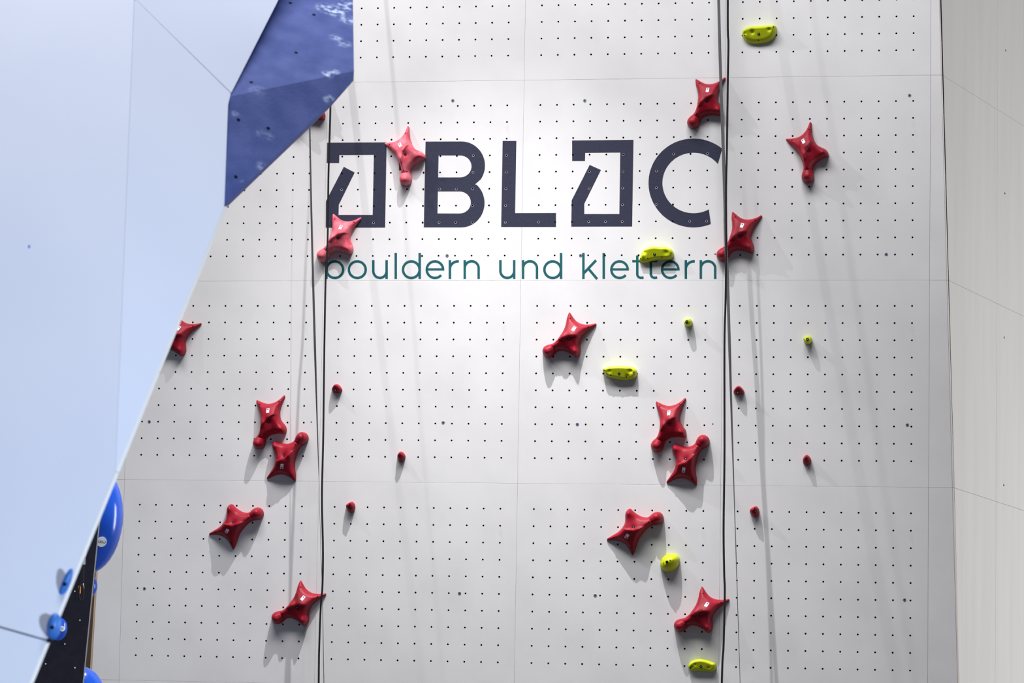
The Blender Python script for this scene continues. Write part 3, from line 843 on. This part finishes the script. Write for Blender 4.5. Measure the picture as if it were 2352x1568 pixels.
# ------------------------------------------------------------------ blue volume at the edge of the white wall
vol = empty('climbing_volume'); tag(vol, 'blue textured plywood volume with bolt holes and chalk smears, above the white wall edge', 'climbing volume')
def face_depth(x, y, back=0.0): return x, y, (on_face(x, y, back) - CAM).dot(Vector(MC[:, 2])) + 0.006
vA, vB, vD = face_depth(768, -300, 0.95), face_depth(527, 222, 0.0), face_depth(514.5, 472, 0.28)
vF = (813, 163, 16.7)
def facet_plane(pts):
    P = [at(*p) for p in pts]; n = (P[1] - P[0]).cross(P[2] - P[0]).normalized()
    if n.dot(CAM - P[0]) < 0: n = -n
    return P[0], n
up_p, up_n = facet_plane([vA, vB, vF]); lo_p, lo_n = facet_plane([vB, vD, vF])
fr = [at(*vA), at(*vB), at(*vD), on_plane(757, 240, lo_p, lo_n), on_plane(812, 185, lo_p, lo_n), at(*vF), on_plane(806, -300, up_p, up_n)]
bk = [p + Vector((-0.30, 0.75, 0.05)) for p in fr]
V = fr + bk
Fc = [(0, 1, 5, 6), (1, 2, 3, 4, 5), (7 + 6, 7 + 5, 7 + 4, 7 + 3, 7 + 2, 7 + 1, 7)]
for i in range(7):
    j = (i + 1) % 7; Fc.append((i, i + 7, j + 7, j))
link('volume_body', fix_normals(mesh('volume_body', V, Fc, M_BLUEVOL)), vol)
add_chalk(M_BLUEVOL, [(on_plane(x, y, *((up_p, up_n) if u_ else (lo_p, lo_n))), r, k) for x, y, r, k, u_ in
                       [(745, 18, 0.07, .9, 1), (770, 25, 0.09, 1, 1), (795, 12, 0.08, 1, 1), (800, 45, 0.07, .8, 1), (772, 86, 0.05, .6, 1), (790, 100, 0.06, .5, 1), (753, 170, 0.045, 1, 1),
                        (768, 165, 0.04, .8, 1), (756, 228, 0.045, .8, 0), (541, 262, 0.03, .5, 0), (617, 312, 0.04, .3, 0), (597, 305, 0.035, .25, 0), (600, 381, 0.045, .4, 0), (590, 206, 0.07, .15, 1)]], (0.55, 0.68, 0.95))
NUT = disc_mesh('bolt_hole', 0.0100, -0.003, 0.0012, M_HOLE, 12)
for x, y, up in [(667, 7, 1), (721, 34, 1), (680, 121, 1), (577, 189, 1), (547.5, 275, 0), (616, 294.5, 0), (541.5, 406, 0)]:
    pp, nn = (up_p, up_n) if up else (lo_p, lo_n)
    o = link('bolt_hole', NUT, vol)
    o.matrix_world = Matrix.Translation(on_plane(x, y, pp, nn)) @ nn.to_track_quat('Z', 'Y').to_matrix().to_4x4()

# ------------------------------------------------------------------ dark wall behind it, with blue macro holds
wall_dark = empty('wall_left_dark'); tag(wall_dark, 'near-black navy climbing wall section between the white wall and the speed wall', 'climbing wall', kind='structure')
def dk(y): return 228 + (y - 1190) / 378 * (190 - 228), y, 20.4
dpts = [at(*dk(200)), at(*dk(1568)), at(*dk(2100)), at(-1300, 2100, 17.8), at(-1300, 200, 17.8)]
slab('panel', dpts, Vector((-0.65, 0.75, 0)), M_DARKWALL, wall_dark)
dk_n = (dpts[1] - dpts[0]).cross(dpts[3] - dpts[0]).normalized()
if dk_n.dot(CAM - dpts[0]) < 0: dk_n = -dk_n
# thin pale edge of the front board
ep = [at(*dk(200)), at(*dk(2100))]
sx = Vector((0.006, 0.006, 0))
slab('board_edge', [ep[0], ep[0] + sx, ep[1] + sx, ep[1]], Vector((-0.005, 0.012, 0)), plain('grey_board_edge', (0.35, 0.33, 0.33), 0.6), wall_dark)
for x, y in [(172, 1357.5), (183.5, 1424), (149, 1478.5), (105, 1524), (172, 1533)]:
    o = link('bolt_hole', disc_mesh('bolt_hole', 0.0045, -0.002, 0.001, M_TNUT, 10), wall_dark)
    o.matrix_world = Matrix.Translation(on_plane(x, y, dpts[0], dk_n)) @ dk_n.to_track_quat('Z', 'Y').to_matrix().to_4x4()

def ellipsoid(name, c, ax, parent, mat, n=36, m=20):
    """ax: three axis vectors"""
    V, Fc = [], []
    for i in range(m + 1):
        t = math.pi * i / m
        for j in range(n):
            p = 2 * math.pi * j / n
            V.append(c + ax[0] * (math.sin(t) * math.cos(p)) + ax[1] * (math.sin(t) * math.sin(p)) + ax[2] * math.cos(t))
    for i in range(m):
        for j in range(n):
            a, b = i * n + j, i * n + (j + 1) % n
            Fc.append((a, b, b + n, a + n))
    me = mesh(name, V, Fc, mat, smooth=True)
    bm = bmesh.new(); bm.from_mesh(me); bmesh.ops.remove_doubles(bm, verts=bm.verts, dist=1e-5); bmesh.ops.recalc_face_normals(bm, faces=bm.faces)
    bm.to_mesh(me); bm.free()
    me.polygons.foreach_set('use_smooth', [True] * len(me.polygons))
    return link(name, me, parent)

PX = 20.4 / F_PX                                  # metres per pixel at the dark wall
camx = Vector(MC[:, 0]); camy = -Vector(MC[:, 1]); camz = -Vector(MC[:, 2])
edge_dir = (at(*dk(1190)) - at(*dk(1568))).normalized()
outx = camx - edge_dir * camx.dot(edge_dir); outx.normalize()
inz = outx.cross(edge_dir).normalized()

def macro(name, px, py, depth, rx, ry, rz, label, group=None, mat=M_BLUEHOLD, logo=None, tiltdeg=0):
    root = empty(name, Matrix.Translation(at(px, py, depth)))
    tag(root, label, 'climbing hold', group)
    R_ = Matrix.Rotation(math.radians(tiltdeg), 3, camz)
    e1, e2, e3 = R_ @ outx, R_ @ edge_dir, inz
    ellipsoid('hold_body', Vector((0, 0, 0)), [e1 * rx * PX, e3 * rz * PX, e2 * ry * PX], root, mat)
    if logo:
        lx, ly, lr = logo
        a, b = lx / rx, ly / ry; c = math.sqrt(max(0.02, 1 - a * a - b * b))
        s = 1.0 if e3.dot(camz) > 0 else -1.0
        pos = e1 * (lx * PX) + e2 * (ly * PX) + e3 * (s * c * rz * PX)
        nrm = (e1 * (a / (rx * PX)) + e2 * (b / (ry * PX)) + e3 * (s * c / (rz * PX))).normalized()
        qt = nrm.to_track_quat('Z', 'Y').to_matrix().to_4x4()
        d = link('logo_disc', disc_mesh('logo_disc', lr * PX, -0.012, 0.004, M_STICKER, 24), root)
        d.matrix_local = Matrix.Translation(pos) @ qt
        for i, dx in enumerate((-0.5, 0.0, 0.5) if lr > 8 else (0.0,)):
            rr = lr * PX * (0.24 if lr > 8 else 0.4); n = 18; Vv, Ff = [], []
            lim = n if i < 2 or lr <= 8 else 12
            for k2 in range(n + 1):
                aa = 2 * math.pi * k2 / n + (math.pi if i == 2 else 0)
                for q2 in (0.72, 1.1): Vv.append((dx * lr * PX + rr * q2 * math.cos(aa), rr * q2 * math.sin(aa), 0.0055))
            for k2 in range(lim): Ff.append((2 * k2, 2 * k2 + 1, 2 * k2 + 3, 2 * k2 + 2))
            link('logo_ring', mesh('logo_ring', Vv, Ff, M_NAVY), d)
    return root

macro('macro_hold', 212, 1194, 20.62, 71, 124, 62, 'large glossy blue macro hold bulging past the white wall edge, with a white round logo', logo=(33, -44, 12), tiltdeg=0)
macro('macro_hold', 202, 1346, 20.62, 22, 28, 20, 'small glossy blue hold at the dark wall edge below the large macro', tiltdeg=0)
macro('macro_hold', 178, 1594, 20.62, 62, 66, 55, 'glossy blue macro hold cut off by the bottom edge of the picture', tiltdeg=0)
macro('macro_hold', 113, 1440, 20.34, 45, 50, 34, 'half-round glossy blue hold on the dark wall behind the blurred blue knob', logo=(33, 2, 6), tiltdeg=0)

# quickdraw hanging on the dark wall
qd = empty('quickdraw', Matrix.Translation(at(192, 1280, 20.25)))
tag(qd, 'quickdraw with white sling and orange keeper hanging on the dark wall', 'quickdraw')
def tube(name, pts, r, parent, mat, closed=False, n=6):
    P = [Vector(p) for p in pts]; V, Fc = [], []
    m = len(P)
    for i in range(m):
        t = ((P[(i + 1) % m] - P[i - 1]) if closed else (P[min(i + 1, m - 1)] - P[max(i - 1, 0)])).normalized()
        a = t.cross(camz).normalized(); b = t.cross(a)
        for k in range(n):
            an = 2 * math.pi * k / n; V.append(P[i] + a * (r * math.cos(an)) + b * (r * math.sin(an)))
    for i in range(m if closed else m - 1):
        for k in range(n):
            Fc.append((i * n + k, i * n + (k + 1) % n, ((i + 1) % m) * n + (k + 1) % n, ((i + 1) % m) * n + k))
    if not closed: Fc += [list(range(n)), list(range((m - 1) * n, m * n))]
    return link(name, fix_normals(mesh(name, V, Fc, mat, smooth=True)), parent)
Q0 = at(192, 1280, 20.25)
def ql(x, y, dz=0.0): return at(x, y, 20.25 - dz) - Q0
slab('sling', [ql(190, 1272), ql(196, 1272), ql(195, 1296), ql(190, 1296)], Vector((0, 0.006, 0)), M_SLING, qd)
slab('sling', [ql(188.5, 1296), ql(193, 1296), ql(192, 1345), ql(187.5, 1345)], Vector((0, 0.006, 0)), M_BLACKSLING, qd)
slab('keeper', [ql(180.5, 1345), ql(184.5, 1344), ql(184, 1362), ql(179.5, 1363)], Vector((0, 0.012, 0)), M_ORANGE, qd)
def loop(cx, cy, rx, ry): return [ql(cx + rx * math.cos(a), cy + ry * math.sin(a)) for a in np.linspace(0, 2 * math.pi, 17)[:-1]]
tube('carabiner', loop(186.5, 1361, 5.5, 18), 0.0045, qd, M_BLACKSLING, True)
tube('carabiner', loop(193, 1268, 4.5, 14), 0.0045, qd, M_STEEL, True)
tube('gate', [ql(191, 1340, .006), ql(192.5, 1352, .006)], 0.004, qd, M_STEEL)

# two blurred blue holds on the edge of the white wall
PXW = 13.2 / F_PX
def edge_hold(px, py, rx, ry, rz, rot, label):
    z = (edge_pt(py) - CAM).dot(Vector(MC[:, 2])) - 0.03
    root = empty('edge_hold', Matrix.Translation(at(px, py, z))); tag(root, label, 'climbing hold', 'blurred blue holds on the white wall edge')
    R_ = Matrix.Rotation(math.radians(rot), 3, camz)
    k = z / F_PX
    ellipsoid('hold_body', Vector((0, 0, 0)), [R_ @ camx * rx * k, camz * rz * k, R_ @ camy * ry * k], root, M_LTBLUE, 24, 14)
    b = link('bolt_hole', disc_mesh('bolt_hole', 4.5 * k, -0.002, 0.003, M_HOLE, 12), root)
    b.matrix_local = Matrix.Translation(camz * (rz * k)) @ camz.to_track_quat('Z', 'Y').to_matrix().to_4x4()
    return root
edge_hold(151, 1340, 10, 38, 14, -22, 'blurred elongated blue hold on the white wall edge, upper of two')
edge_hold(124, 1438, 17, 31, 24, -8, 'blurred rounded blue hold on the white wall edge, lower of two')
